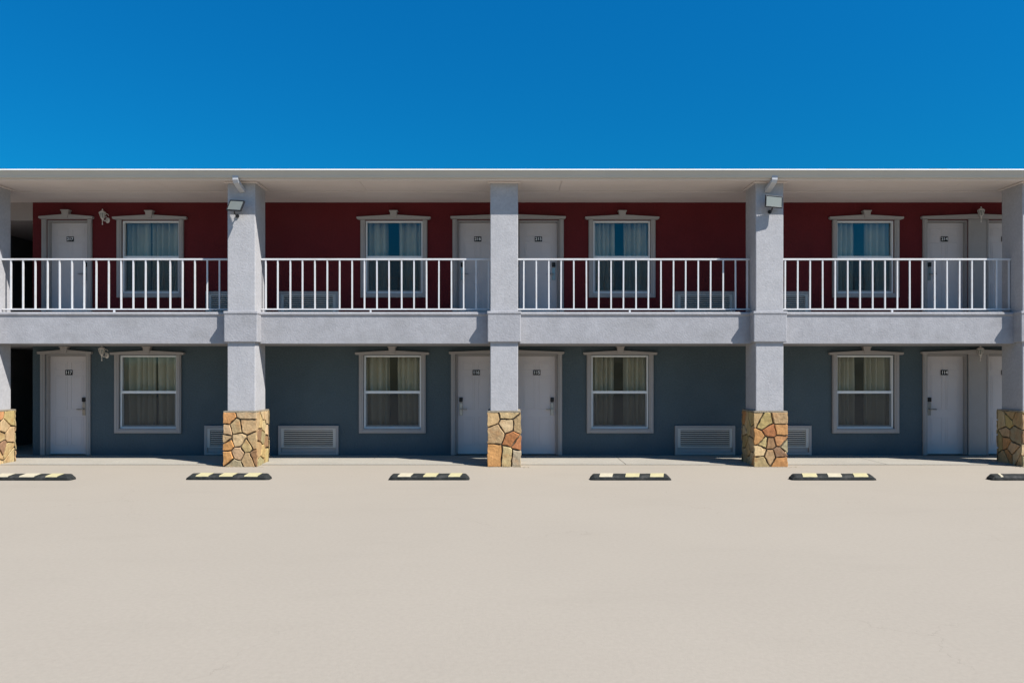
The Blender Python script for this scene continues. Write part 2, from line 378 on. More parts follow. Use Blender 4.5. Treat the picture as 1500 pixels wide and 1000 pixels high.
def roofz(y): return 5.326 + (y - (GY - 0.02)) * 0.247
rf.prism([(GY - 0.02, roofz(GY-0.02)), (3.2, roofz(3.2)), (8.3, roofz(3.2) - (8.3-3.2)*0.247), (8.3, roofz(3.2) - (8.3-3.2)*0.247 - 0.03), (3.2, roofz(3.2)-0.03), (GY - 0.02, roofz(GY-0.02) - 0.016)], 'x', -17.4, XR + 0.6)
random.seed(3)
for row in range(12):               # shingle tabs, staggered and slightly lifted
    y = GY - 0.03 + row * 0.14; x = -17.4 + random.random()*0.3
    while x < XR + 0.2:
        wd = random.choice((0.3, 0.3, 0.6, 0.9)); h = random.uniform(0.004, 0.017)
        rf.prism([(y, roofz(y) + 0.001), (y + 0.2, roofz(y + 0.2) + 0.001), (y + 0.2, roofz(y+0.2) + 0.004), (y, roofz(y) + h)], 'x', x, x + wd - 0.006)
        x += wd
rf.build('roof', M['shingle'], B)
for xa, xb in ((-17.02, -16.9), (XR - 0.12, XR + 0.02)):
    ge = MB(); ge.prism([(-1.5, Z3 + 0.055), (8.0, Z3 + 0.055), (8.0, roofz(3.2) - (8.0-3.2)*0.247 - 0.05), (3.2, roofz(3.2)-0.05), (-1.5, roofz(-1.5)-0.05)], 'x', xa, xb)
    ge.build('gable_wall', M['stucco'], B)

# ---- columns
STONES = {
 'left': (185, 540, 150, 735, [(225,215,'o'),(215,340,'t'),(318,310,'c'),(430,290,'t'),(345,455,'c'),(440,515,'y'),(505,480,'t'),(230,495,'o'),(235,630,'o'),(342,590,'p'),(450,650,'t'),(300,715,'g'),(525,620,'b'),(200,440,'t'),(430,165,'c')]),
 'mid': (365, 618, 505, 915, [(390,545,'t'),(520,515,'c'),(520,600,'c'),(430,665,'t'),(555,705,'r'),(602,600,'t'),(425,825,'o'),(520,830,'c'),(582,835,'w'),(600,740,'r')]),
 'right': (265, 690, 110, 850, [(400,240,'y'),(600,195,'t'),(285,180,'p'),(470,370,'r'),(600,350,'o'),(325,465,'o'),(390,520,'y'),(462,530,'b'),(600,500,'o'),(340,640,'c'),(470,700,'p'),(345,780,'y'),(590,780,'o'),(580,660,'b'),(672,560,'g')]),
}
SC_ = {'o': (0.46,0.235,0.095), 't': (0.44,0.295,0.15), 'c': (0.48,0.35,0.185), 'y': (0.42,0.305,0.135), 'p': (0.42,0.28,0.15), 'g': (0.31,0.25,0.14), 'b': (0.26,0.155,0.085), 'r': (0.43,0.175,0.07), 'w': (0.46,0.38,0.25)}
def clip(poly, px, py, nx, ny):
    out = []
    for i in range(len(poly)):
        a = poly[i]; b_ = poly[(i+1) % len(poly)]
        da = (a[0]-px)*nx + (a[1]-py)*ny; db = (b_[0]-px)*nx + (b_[1]-py)*ny
        if da <= 0: out.append(a)
        if da*db < 0:
            t = da/(da-db); out.append((a[0]+(b_[0]-a[0])*t, a[1]+(b_[1]-a[1])*t))
    return out
def voronoi(seeds, w_, h_):
    cells = []
    for i, s_ in enumerate(seeds):
        poly = [(0,0),(w_,0),(w_,h_),(0,h_)]
        for j, t in enumerate(seeds):
            if i == j: continue
            dx, dy = t[0]-s_[0], t[1]-s_[1]; dl = math.hypot(dx, dy)
            if dl < 1e-6: continue
            poly = clip(poly, (s_[0]+t[0])/2 - dx/dl*0.0125, (s_[1]+t[1])/2 - dy/dl*0.0125, dx/dl, dy/dl)
            if len(poly) < 3: break
        cells.append(poly)
    return cells
def stone_base(cx, parent, key, rnd):
    x0, x1 = cx - 0.268, cx + 0.268; y0, y1 = -1.692, -1.03; H = 0.985
    verts = []; faces = []; mis = []; cols = []
    def face(idx, mi, c): faces.append(idx); mis.append(mi); cols.append(c)
    def addbox(a, b_, c, d, e, f, mi, col):
        b0 = len(verts); verts.extend([(a,c,e),(b_,c,e),(b_,d,e),(a,d,e),(a,c,f),(b_,c,f),(b_,d,f),(a,d,f)])
        for q in [(0,3,2,1),(4,5,6,7),(0,1,5,4),(1,2,6,5),(2,3,7,6),(3,0,4,7)]: face([b0+i for i in q], mi, col)
    addbox(x0, x1, y0, y1, 0.001, H, 1, (0.1,0.1,0.1))
    addbox(x0 - 0.03, x1 + 0.03, y0 - 0.03, y1 + 0.03, H - 0.002, H + 0.022, 2, (0.1,0.1,0.1))
    e = 0.034
    sides = [('front', Vector((x0 - e, y0, 0.0)), Vector((1,0,0)), Vector((0,-1,0)), x1-x0+2*e),
             ('right', Vector((x1, y0, 0.0)), Vector((0,1,0)), Vector((1,0,0)), y1-y0),
             ('back', Vector((x1 + e, y1, 0.0)), Vector((-1,0,0)), Vector((0,1,0)), x1-x0+2*e),
             ('left', Vector((x0, y1, 0.0)), Vector((0,-1,0)), Vector((-1,0,0)), y1-y0)]
    for nm, org, U, Nn, wd in sides:
        if nm == 'front' and key in STONES:
            a, b_, c, d, lst = STONES[key]
            seeds = [((sx-a)/(b_-a)*wd, (1-(sy-c)/(d-c))*H, k) for sx, sy, k in lst]
        else:
            seeds = []
            tries = 0
            while len(seeds) < 13 and tries < 400:
                tries += 1; p = (rnd.uniform(0.03, wd-0.03), rnd.uniform(0.03, H-0.03))
                if all(math.hypot((p[0]-q[0])*1.3, p[1]-q[1]) > rnd.uniform(0.13, 0.21) for q in seeds): seeds.append((p[0], p[1], rnd.choice('otttcccyypbg')))
        for sd, poly in zip(seeds, voronoi(seeds, wd, H)):
            if len(poly) < 3: continue
            pts = []
            for i in range(len(poly)):
                a = poly[i]; b_ = poly[(i+1) % len(poly)]; ln = math.hypot(b_[0]-a[0], b_[1]-a[1])
                n = max(1, int(ln / 0.05))
                for k in range(n):
                    t = k/n; px_, pz_ = a[0]+(b_[0]-a[0])*t, a[1]+(b_[1]-a[1])*t
                    border = px_ < 0.002 or px_ > wd-0.002 or pz_ < 0.002 or pz_ > H-0.002
                    j = 0.008
                    if border and nm in ('front', 'back') and (px_ < 0.002 or px_ > wd-0.002): pts.append((px_ + rnd.uniform(-0.007, 0.011)*(1 if px_ > 0.1 else -1), pz_))
                    elif border: pts.append((px_, pz_ + (rnd.uniform(-0.012, 0) if pz_ > 0.1 else 0)))
                    else: pts.append((px_ + rnd.uniform(-j, j), pz_ + rnd.uniform(-j, j)))
            if len(pts) < 3: continue
            cxx = sum(p[0] for p in pts)/len(pts); czz = sum(p[1] for p in pts)/len(pts)
            base = SC_[sd[2]]; v = rnd.uniform(0.9, 1.12); colr = (base[0]*v*rnd.uniform(.96,1.04), base[1]*v, base[2]*v*rnd.uniform(.9,1.1))
            dp = rnd.uniform(0.024, 0.040); nb = len(verts); n = len(pts)
            tx, tz = rnd.uniform(-0.05, 0.05), rnd.uniform(-0.05, 0.05)
            rings = [(1.0, 0.0, 0), (1.0, 0.75, 0), (0.93, 1.0, 1)]
            for sc, dd, tl in rings:
                for p in pts:
                    ux, uz = cxx + (p[0]-cxx)*sc, czz + (p[1]-czz)*sc
                    dz = dp*dd + (tl*((ux-cxx)*tx + (uz-czz)*tz) + rnd.uniform(-0.002, 0.002)*(dd > 0))
                    if nm in ('right', 'left'): dz = min(dz, e - 0.002)
                    q = org + U*ux + Nn*dz; verts.append((q.x, q.y, max(uz, 0.0)))
            for r in range(2):
                for i in range(n):
                    j = (i+1) % n; face([nb+r*n+i, nb+r*n+j, nb+(r+1)*n+j, nb+(r+1)*n+i], 0, colr)
            face([nb+2*n+i for i in range(n)], 0, colr)
    me = bpy.data.meshes.new('stone_base'); me.from_pydata(verts, [], faces)
    for m in (M['stone'], M['mortar'], M['capstone']): me.materials.append(m)
    for p, mi in zip(me.polygons, mis): p.material_index = mi
    at = me.color_attributes.new('stone', 'FLOAT_COLOR', 'CORNER')
    for p, c in zip(me.polygons, cols):
        for li in p.loop_indices: at.data[li].color = (c[0], c[1], c[2], 1)
    bm = bmesh.new(); bm.from_mesh(me); bmesh.ops.recalc_face_normals(bm, faces=bm.faces); bm.to_mesh(me); bm.free()
    o = bpy.data.objects.new('stone_base', me); COL.objects.link(o); o.parent = parent
    return o
COLX = [(-14.4, 'x'), (-9.63, 'x'), (-4.815, 'left'), (-0.043, 'mid'), (4.776, 'right'), (9.62, 'x'), (14.42, 'x')]
rnd = random.Random(11)
for i, (cx, key) in enumerate(COLX):
    hw = 0.252
    c = MB(); c.box(cx-hw, cx+hw, -1.65, -1.07, 1.0, 2.262); c.box(cx-hw, cx+hw, -1.648, -1.072, 2.79, Z3 - 0.001)
    co = c.build('column', M['stucco'], B, bevel=0.012)
    bd = MB(); bz1 = 2.80
    bd.box(cx-0.302, cx+0.302, -1.69, -1.03, 2.252, bz1)
    bd.box(cx-0.312, cx+0.312, -1.70, -1.02, bz1 - 0.045, bz1 + 0.012)
    bd.build('column_band', M['edge'], co, bevel=0.014)
    cp = MB(); cp.box(cx-hw-0.05, cx+hw+0.05, -1.70, -1.02, Z3 - 0.022, Z3 - 0.002)
    cp.build('column_cap', M['soffit'], co, bevel=0.006)
    stone_base(cx, co, key, rnd)

# ---- railings
rail_px = {
 0: [16.2, 34, 52, 70, 87.6, 105.7, 123.5, 141.3, 159.5, 177.6, 195.4, 213.5, 231.6, 249.5, 267.6, 285.7, 303.8, 321.6],
 1: [389.5, 407, 425.4, 443.2, 461.4, 479.5, 497.6, 515.9, 534, 552.2, 570, 588.4, 606.5, 624.9, 643, 661.4, 679.2, 697.3, 715.5],
 2: [767.3, 785.7, 804, 821.9, 840.5, 859, 877, 895.1, 913.2, 931.6, 949.7, 968.1, 986.5, 1004.3, 1022.7, 1040.8, 1059.2, 1077.3, 1094.3],
 3: [1150, 1168.4, 1186.5, 1204.9, 1223.2, 1241.6, 1259.7, 1278.1, 1296.2, 1314.3, 1332.4, 1350.8, 1368.9, 1387, 1405.4, 1423.5, 1441.9, 1459.5, 1477.6]}
RY = -1.32
desc = ['', '', '', '']
for bay in (-1, 0, 1, 2, 3, 4):
    i = bay + 1
    xa = COLX[i][0] + 0.254; xb = COLX[i+1][0] - 0.254
    if bay in rail_px: xs = [PX(p, RY) for p in rail_px[bay]]
    else:
        n = 19; xs = [xa + 0.09 + (xb-xa-0.18)*k/(n-1) for k in range(n)]
    xs = [x for x in xs if xa + 0.012 < x < xb - 0.005]
    zt = PZ(380.0, RY); zb = PZ(453.0, RY)
    m = MB(); m.box(xa, xb, RY-0.02, RY+0.02, zt-0.016, zt+0.016); m.box(xa, xb, RY-0.014, RY+0.014, zb-0.013, zb+0.013)
    r = m.build('railing', M['rail'], B, bevel=0.004)
    rr = random.Random(bay+20)
    for x in xs:
        m = MB(); t = rr.uniform(-0.003, 0.003)
        m.box(x-0.0125, x+0.0125, RY-0.012, RY+0.012, zb+0.0125, zt-0.0155, rot=Matrix.Rotation(t, 3, 'Y'))
        m.build('baluster', M['rail'], r)
    mid = {0: 167.5, 1: 543.0, 2: 922.5, 3: 1306.5}.get(bay)
    xm = PX(mid, RY) if mid else (xa+xb)/2
    m = MB(); m.box(xm-0.015, xm+0.015, RY-0.015, RY+0.015, zf(457.3)+0.006, zb-0.0135); m.box(xm-0.035, xm+0.035, RY-0.03, RY+0.03, zf(457.3)+0.001, zf(457.3)+0.0075)
    m.build('support_foot', M['rail'], r)

# ---- trims
def keystone_poly(cx, z0, z1, wb, wt): return [(cx-wb, z0), (cx+wb, z0), (cx+wt, z1), (cx-wt, z1)]
def pediment(m, cx, half, ztop_flat, zlow, rise, kz, kh=0.075):
    """gently peaked head board with a keystone"""
    m.prism([(cx-half+0.03, zlow), (cx+half-0.03, zlow), (cx+half-0.03, ztop_flat), (cx, ztop_flat+rise), (cx-half+0.03, ztop_flat)], 'y', -0.045, -0.001)
    m.prism([(cx-half, ztop_flat-0.03), (cx-half+0.02, ztop_flat-0.045), (cx+half-0.02, ztop_flat-0.045), (cx+half, ztop_flat-0.03), (cx+half, ztop_flat+0.003), (cx, ztop_flat+rise+0.004), (cx-half, ztop_flat+0.003)], 'y', -0.085, -0.002)
    if kz:
        m.prism(keystone_poly(cx, ztop_flat+rise-0.07, kz, kh*0.72, kh), 'y', -0.105, -0.0005)
        m.prism([(cx-kh-0.012, kz-0.022), (cx+kh+0.012, kz-0.022), (cx+kh+0.012, kz), (cx-kh-0.012, kz)], 'y', -0.115, -0.0003)

def make_window(c, up, idx):
    cx = PX(c); z0, z1 = wz_up if up else wz_lo
    zm = PZ(376.5) if up else PZ(574.2)
    # vinyl frame set in the opening
    m = MB(); t = 0.032; ya, yb = 0.015, 0.10
    x0, x1 = cx-WH+0.002, cx+WH-0.002; z0a, z1a = z0+0.002, z1-0.002
    m.box(x0, x0+t, ya, yb, z0a, z1a); m.box(x1-t, x1, ya, yb, z0a, z1a)
    m.box(x0+t, x1-t, ya, yb, z1a-t, z1a); m.box(x0+t, x1-t, ya, yb, z0a, z0a+t)
    wn = m.build('window', M['white'], B, bevel=0.004)
    # upper sash rail and the lower sash, which sits proud of it
    m = MB(); sy0, sy1 = 0.035, 0.060
    m.box(x0+t, x1-t, 0.022, 0.064, zm-0.027, zm+0.025)
    m.box(x0+t, x0+t+0.03, sy0, sy1, z0a+t, zm-0.027); m.box(x1-t-0.03, x1-t, sy0, sy1, z0a+t, zm-0.027)
    m.box(x0+t+0.03, x1-t-0.03, sy0, sy1, z0a+t, z0a+t+0.032)
    m.build('sash', M['white'], wn, bevel=0.003)
    m = MB(); m.box(x0+t, x1-t, 0.072, 0.077, zm+0.026, z1a-t)
    m.build('window_pane', M['glass'], wn)
    m = MB(); m.box(x0+t+0.03, x1-t-0.03, 0.050, 0.055, z0a+t+0.032, zm-0.028)
    m.build('window_pane', M['glass'], wn)
    m = MB(); yy = 0.030
    m.quad([(x0+t, yy, z0a+t), (x1-t, yy, z0a+t), (x1-t, yy, zm-0.027), (x0+t, yy, zm-0.027)])
    m.build('insect_screen', M['screen'], wn)
    # moulded surround
    m = MB(); tw = 0.092; ya, yb = -0.05, -0.001; zt = z1 + 0.012
    zb = z0 - 0.09
    m.box(cx-WH-tw, cx-WH, ya, yb, zb, zt); m.box(cx+WH, cx+WH+tw, ya, yb, zb, zt)
    m.box(cx-WH, cx+WH, ya, yb, zb, z0)
    m.box(cx-WH-tw+0.02, cx-WH-0.03, ya-0.012, ya+0.001, zb+0.02, zt-0.002); m.box(cx+WH+0.03, cx+WH+tw-0.02, ya-0.012, ya+0.001, zb+0.02, zt-0.002)
    m.box(cx-WH-0.03, cx+WH+0.03, ya-0.012, ya+0.001, zb+0.02, zb+0.062)
    zfp = z1 + (0.055 if not up else 0.062)
    pediment(m, cx, 0.75, zfp, zt + 0.0005, 0.042, (Z1 - 0.006) if not up else PZ(309.5))
    m.build('window_surround', M['trim'], wn, bevel=0.005)
    return wn
for c, i in WIN_LO: make_window(c, False, i)
for c, i in WIN_UP: make_window(c, True, i)

def make_door(c, up, hand, idx):
    cx = PX(c); z0, z1 = dz_up if up else dz_lo
    fl = Z2 if up else 0.0
    x0, x1 = cx-DOOR_H+0.001, cx+DOOR_H-0.001
    ly = 0.105; zz0 = fl + 0.035; z1b = z1 - 0.035
    m = MB(); a, b_ = x0+0.033, x1-0.033
    W_ = b_-a; Hh = z1b - zz0
    m.box(a, b_, ly, ly+0.044, zz0, z1b)
    # six moulded panels
    rows = [(0.10, 0.37), (0.45, 0.73), (0.79, 0.855)] if False else [(0.085, 0.375), (0.455, 0.80), (0.855, 0.945)]
    for (r0, r1) in rows:
        for (c0, c1) in ((0.13, 0.455), (0.545, 0.87)):
            xa, xb = a + W_*c0, a + W_*c1; za, zb = zz0 + Hh*r0, zz0 + Hh*r1
            t = 0.014
            m.box(xa, xb, ly-0.005, ly+0.001, zb-t, zb); m.box(xa, xb, ly-0.005, ly+0.001, za, za+t)
            m.box(xa, xa+t, ly-0.005, ly+0.001, za+t, zb-t); m.box(xb-t, xb, ly-0.005, ly+0.001, za+t, zb-t)
            m.box(xa+0.035, xb-0.035, ly-0.0035, ly+0.001, za+0.035, zb-0.035)
    d = m.build('door', M['door'], B, bevel=0.003)
    m = MB()
    m.box(x0, x0+0.03, 0.012, 0.158, fl+0.003 if up else 0.026, z1-0.001); m.box(x1-0.03, x1, 0.012, 0.158, fl+0.003 if up else 0.026, z1-0.001)
    m.box(x0+0.03, x1-0.03, 0.012, 0.158, z1-0.032, z1-0.001)
    m.build('door_frame', M['white'] if False else M['trim'], d, bevel=0.003)
    m = MB(); m.box(x0+0.031, x1-0.031, 0.03, 0.157, fl+0.003 if up else 0.026, fl+0.028)
    m.build('threshold', M['steel'], d, bevel=0.003)
    # key-card lock: reader above, plate and lever below
    hx = (b_ - 0.075) if hand > 0 else (a + 0.075); zr = fl + 1.145; zl = fl + 0.955
    m = MB(); m.box(hx-0.036, hx+0.036, ly-0.035, ly-0.0005, zr-0.045, zr+0.045); m.build('card_reader', M['black'], d, bevel=0.008)
    m = MB(); m.box(hx-0.033, hx+0.033, ly-0.022, ly-0.0005, zl-0.13, zl+0.13)
    m.tube([(hx, ly-0.02, zl), (hx, ly-0.065, zl), (hx - hand*0.03, ly-0.07, zl), (hx - hand*0.125, ly-0.068, zl-0.006)], [0.014, 0.013, 0.012, 0.010], 10)
    m.build('door_handle', M['steel'], d, bevel=0.004)
    # room number sign: a thing of its own
    return d, ly
def sign(num, c, up, where):
    cx = PX(c); z = (PZ(349.0) if up else PZ(545.5)) ; y = 0.105 - 0.009
    r = empty('room_number_sign', (cx, y, z), 'black number %d sign on door %s' % (num, where), 'sign', 'room number signs on the doors')
    m = MB(); m.box(-0.074, 0.074, -0.008, -0.0005, -0.052, 0.052)
    m.build('sign_plate', M['black'], r, bevel=0.003)
    cu = bpy.data.curves.new('number', 'FONT'); cu.body = str(num); cu.size = 0.088; cu.align_x = 'CENTER'; cu.align_y = 'CENTER'; cu.extrude = 0.001; cu.offset = 0.0015
    to = bpy.data.objects.new('number', cu); COL.objects.link(to)
    bpy.context.view_layer.update()
    me = bpy.data.meshes.new_from_object(to.evaluated_get(bpy.context.evaluated_depsgraph_get()))
    bpy.data.objects.remove(to)
    me.materials.clear(); me.materials.append(M['digit'])
    o = bpy.data.objects.new('number', me); COL.objects.link(o); o.parent = r; o.location = (0, -0.0105, 0); o.rotation_euler = (math.radians(90), 0, 0)
where_lo = ['at ground level beside the dark passage', 'at ground level, left of the middle column', 'at ground level, right of the middle column', 'left of the ground-floor pair at far right', 'at far right, ground level, cut by the column']
where_up = ['upstairs beside the dark passage', 'upstairs, left of the middle column', 'upstairs, right of the middle column', 'upstairs, left of the pair at far right', 'upstairs at far right, cut by the column']
for k, (c, num, hand) in enumerate(D_LO): make_door(c, False, hand, k); sign(num, c, False, where_lo[k])
for k, (c, num, hand) in enumerate(D_UP): make_door(c, True, hand, k); sign(num, c, True, where_up[k])

def door_surround(cx, opens, up, key=True):
    """opens: list of (x0,x1) openings; the wall between paired doors is a flat grey board"""
    z1 = (dz_up if up else dz_lo)[1]; fl = (Z2 + 0.004) if up else 0.026
    m = MB(); tw = 0.088; zt = z1 + 0.012; lo = opens[0][0]; hi = opens[-1][1]
    m.box(lo-tw, lo, -0.045, -0.001, fl, zt); m.box(hi, hi+tw, -0.045, -0.001, fl, zt)
    m.box(lo-tw+0.02, lo-0.028, -0.056, -0.044, fl, zt-0.002); m.box(hi+0.028, hi+tw-0.02, -0.056, -0.044, fl, zt-0.002)
    if len(opens) == 2:
        a, b_ = opens[0][1], opens[1][0]
        m.box(a, b_, -0.030, -0.001, fl, zt)
        m.box(a, a+0.03, -0.045, -0.029, fl, zt); m.box(b_-0.03, b_, -0.045, -0.029, fl, zt)
    half = (hi - lo)/2 + tw + 0.04
    pediment(m, (lo+hi)/2, half, z1+(0.062 if up else 0.05), zt+0.0005, 0.045, ((PZ(308.5) if up else Z1-0.006) if key else None))
    m.build('door_surround', M['trim'], B, bevel=0.005)
for up, DD in ((False, D_LO), (True, D_UP)):
    X_ = [PX(c) for c, _, _ in DD]
    door_surround(X_[0], [(X_[0]-DOOR_H, X_[0]+DOOR_H)], up)
    door_surround(0, [(X_[1]-DOOR_H, X_[1]+DOOR_H), (X_[2]-DOOR_H, X_[2]+DOOR_H)], up, False)
    door_surround(0, [(X_[3]-DOOR_H, X_[3]+DOOR_H), (X_[4]-DOOR_H, X_[4]+DOOR_H)], up, False)

# ---- curtains (hang inside, each pair its own thing)
def curtains(c, up, gap, label, seed):
    cx = PX(c); z0, z1 = wz_up if up else wz_lo
    rr = random.Random(seed); y0 = 0.30
    r = empty('curtain_pair', (cx, y0, z0-0.12), label, 'curtains', 'pleated curtains behind the windows')
    ga, gb = (PX(gap[0], y0) - cx, PX(gap[1], y0) - cx) if gap else (0.03, 0.035)
    for (xa, xb) in ((-0.72, ga), (gb, 0.72)):
        n = 220; ph = rr.uniform(0, 6); k1 = rr.uniform(0.10, 0.135)
        vs = []; fs = []; rows = 7
        amp = [rr.uniform(0.35, 1.0) for _ in range(14)]
        for j in range(rows):
            v = j/(rows-1); z = 0.0 + (z1 - z0 + 0.2)*v
            for i in range(n):
                u = i/(n-1); x = xa + (xb-xa)*u
                q = u*(len(amp)-1); a_ = amp[int(q)]*(1-(q-int(q))) + amp[min(int(q)+1, len(amp)-1)]*(q-int(q))
                w_ = math.sin(x/k1*6.283 + ph + 0.7*math.sin(u*7+ph) + 0.25*v)
                w_ = 1.0 - 2.0*abs(math.sin(x/k1*3.1416 + ph + 0.7*math.sin(u*7+ph) + 0.2*v))**0.9
                yy = a_*0.105*w_*(1.1-0.3*v) + 0.010*math.sin(x*31+v*2)
                vs.append((x + 0.012*math.sin(v*3+x*9)*(1-v), yy, z))
        for j in range(rows-1):
            for i in range(n-1): a = j*n+i; fs.append((a, a+1, a+n+1, a+n))
        me = bpy.data.meshes.new('curtain_panel'); me.from_pydata(vs, [], fs); me.materials.append(M['curtain'])
        for p in me.polygons: p.use_smooth = True
        o = bpy.data.objects.new('curtain_panel', me); COL.objects.link(o); o.parent = r
        md = o.modifiers.new('thick', 'SOLIDIFY'); md.thickness = 0.003
curtains(217.5, False, None, 'beige pleated curtains drawn closed behind the leftmost ground-floor window', 1)
curtains(575, False, (570, 583), 'parted beige curtains in the ground-floor window right of the left stone column', 2)
curtains(908, False, (899, 913), 'parted beige curtains in the ground-floor window right of the middle column', 3)
curtains(1267, False, (1251, 1264), 'beige curtains slightly parted behind the rightmost ground-floor window', 4)
curtains(221, True, (221, 224), 'pleated curtains drawn closed behind the leftmost upstairs window', 5)
curtains(577.3, True, (568, 584), 'parted curtains behind the upstairs window second from left', 6)
curtains(910.8, True, (900, 913), 'parted curtains behind the upstairs window just right of the middle column', 7)
curtains(1267.2, True, (1250, 1265), 'parted curtains behind the rightmost upstairs window', 8)

# ---- air-conditioner grilles
def grille_mesh_frame():
    m = MB(); w2 = 0.61; H = 0.595
    m.box(-w2, -w2+0.055, -0.055, -0.001, 0, H); m.box(w2-0.055, w2, -0.055, -0.001, 0, H)
    m.box(-w2+0.055, w2-0.055, -0.055, -0.001, H-0.055, H); m.box(-w2+0.055, w2-0.055, -0.055, -0.001, 0, 0.055)
    m.box(-w2+0.056, w2-0.056, -0.020, -0.002, 0.056, 0.148)
    return m
def grille_louver():
    m = MB(); x0, x1, z0, z1 = -0.554, 0.554, 0.149, 0.539
    t = 0.030
    m.box(x0, x0+0.055, -0.046, -0.003, z0, z1); m.box(x1-0.055, x1, -0.046, -0.003, z0, z1)
    m.box(x0+0.055, x1-0.055, -0.046, -0.003, z1-t, z1); m.box(x0+0.055, x1-0.055, -0.046, -0.003, z0, z0+0.022)
    n = 8; za = z0+0.022; zb = z1-t; st = (zb-za)/n
    for k in range(n):
        zc = za + st*(k+0.5)
        m.box(x0+0.055, x1-0.055, -0.034, -0.028, zc-0.013, zc+0.013, rot=Matrix.Rotation(math.radians(28), 3, 'X'))
    return m
gr0 = None
def grille(px, up, label):
    global gr0
    loc = (PX(px), 0, (PZ(427) - 0.595) if up else 0.028)
    if gr0 is None:
        r = empty('air_conditioner', loc, label, 'air conditioner', 'through-wall air conditioner grilles')
        grille_mesh_frame().build('sleeve_frame', M['trim'], r, bevel=0.004)
        grille_louver().build('louver_panel', M['louver'], r)
        m = MB(); m.box(-0.50, 0.50, -0.0085, -0.0015, 0.17, 0.51); m.build('back_panel', M['black'], r)
        gr0 = r; return
    r = gr0.copy(); COL.objects.link(r); r.location = loc; r['label'] = label
    for ch in list(gr0.children):
        c = ch.copy(); COL.objects.link(c); c.parent = r
grille(344.5, False, 'ground-floor louvred air conditioner half hidden left of the left stone column')
grille(452.5, False, 'ground-floor louvred air conditioner in full view right of the left stone column')
grille(1032.0, False, 'ground-floor louvred air conditioner in full view left of the right stone column')
grille(1143.5, False, 'ground-floor louvred air conditioner half hidden right of the right stone column')
grille(346.5, True, 'upstairs air conditioner just left of the column with the tilted floodlight')
grille(452.5, True, 'upstairs air conditioner just right of the column with the tilted floodlight')
grille(1032.0, True, 'upstairs air conditioner just left of the column with the square-set floodlight')
grille(1142.5, True, 'upstairs air conditioner just right of the column with the square-set floodlight')

# ---- wall lanterns
def lantern(px, py, label, rotz=0, xy=None, z=None):
    loc = (PX(px), -0.001, PZ(py)) if xy is None else (xy[0], xy[1], z)
    r = empty('wall_lantern', loc, label, 'wall lamp', 'carriage lanterns on the walls', rot=(0, 0, rotz)); r.scale = (0.82, 0.82, 0.88)
    m = MB()
    m.lathe([(0.0, 0), (0.048, 0), (0.055, 0.006), (0.05, 0.016), (0.02, 0.022)], (0, 0, 0), 16)
    m.v = [(x, -z_, y*1.25) for (x, y, z_) in m.v]
    m.v = [(x+0.05, y, z_-0.06) for (x, y, z_) in m.v]
    m.build('back_plate', M['lampwhite'], r, smooth=True)
    m = MB(); pts = [(0.05, -0.02, -0.06), (0.045, -0.06, -0.085), (0.02, -0.10, -0.09), (-0.01, -0.125, -0.06), (-0.012, -0.13, -0.03)]
    m.tube(pts, [0.013, 0.012, 0.011, 0.012, 0.014], 8)
    pts = [(0.05 + 0.05*math.cos(a)*(1-a/14), -0.05 - 0.01*a, 0.03 + 0.055*math.sin(a)*(1-a/14)) for a in [k*0.45 for k in range(14)]]
    m.tube(pts, 0.0065, 6)
    m.build('scroll_arm', M['lampwhite'], r, smooth=True)
    m = MB(); c = (-0.012, -0.13, 0)
    m.lathe([(0.004, -0.19), (0.014, -0.18), (0.012, -0.16), (0.007, -0.14), (0.010, -0.09), (0.018, -0.06), (0.034, -0.045), (0.036, -0.035)], c, 10)
    m.lathe([(0.078, 0.085), (0.082, 0.092), (0.062, 0.112), (0.030, 0.135), (0.012, 0.142), (0.010, 0.15), (0.018, 0.16), (0.012, 0.172), (0.003, 0.178)], c, 10)
    for k in range(6):
        a = 2*math.pi*(k+0.5)/6
        m.tube([(c[0]+0.034*math.cos(a), c[1]+0.034*math.sin(a), -0.036), (c[0]+0.076*math.cos(a), c[1]+0.076*math.sin(a), 0.088)], 0.0075, 6)
    m.build('lantern_cage', M['lampwhite'], r)
    m = MB(); m.lathe([(0.029, -0.034), (0.068, 0.084)], c, 6); m.build('lantern_glass', M['lens'], r)
lantern(155, 319.0, 'small white carriage lantern on the maroon wall between door and leftmost window')
lantern(154, 516.8, 'small white carriage lantern on the blue wall between door and leftmost window')
lantern(1433, 315.5, 'white carriage lantern upstairs between the paired doors at far right')
lantern(1432, 517.0, 'white carriage lantern at ground level between the paired doors at far right')
lantern(0, 0, 'little lantern just inside the dark upstairs passage at far left', rotz=math.radians(-90), xy=(XL + 0.003, 0.22), z=PZ(327, 0.22))

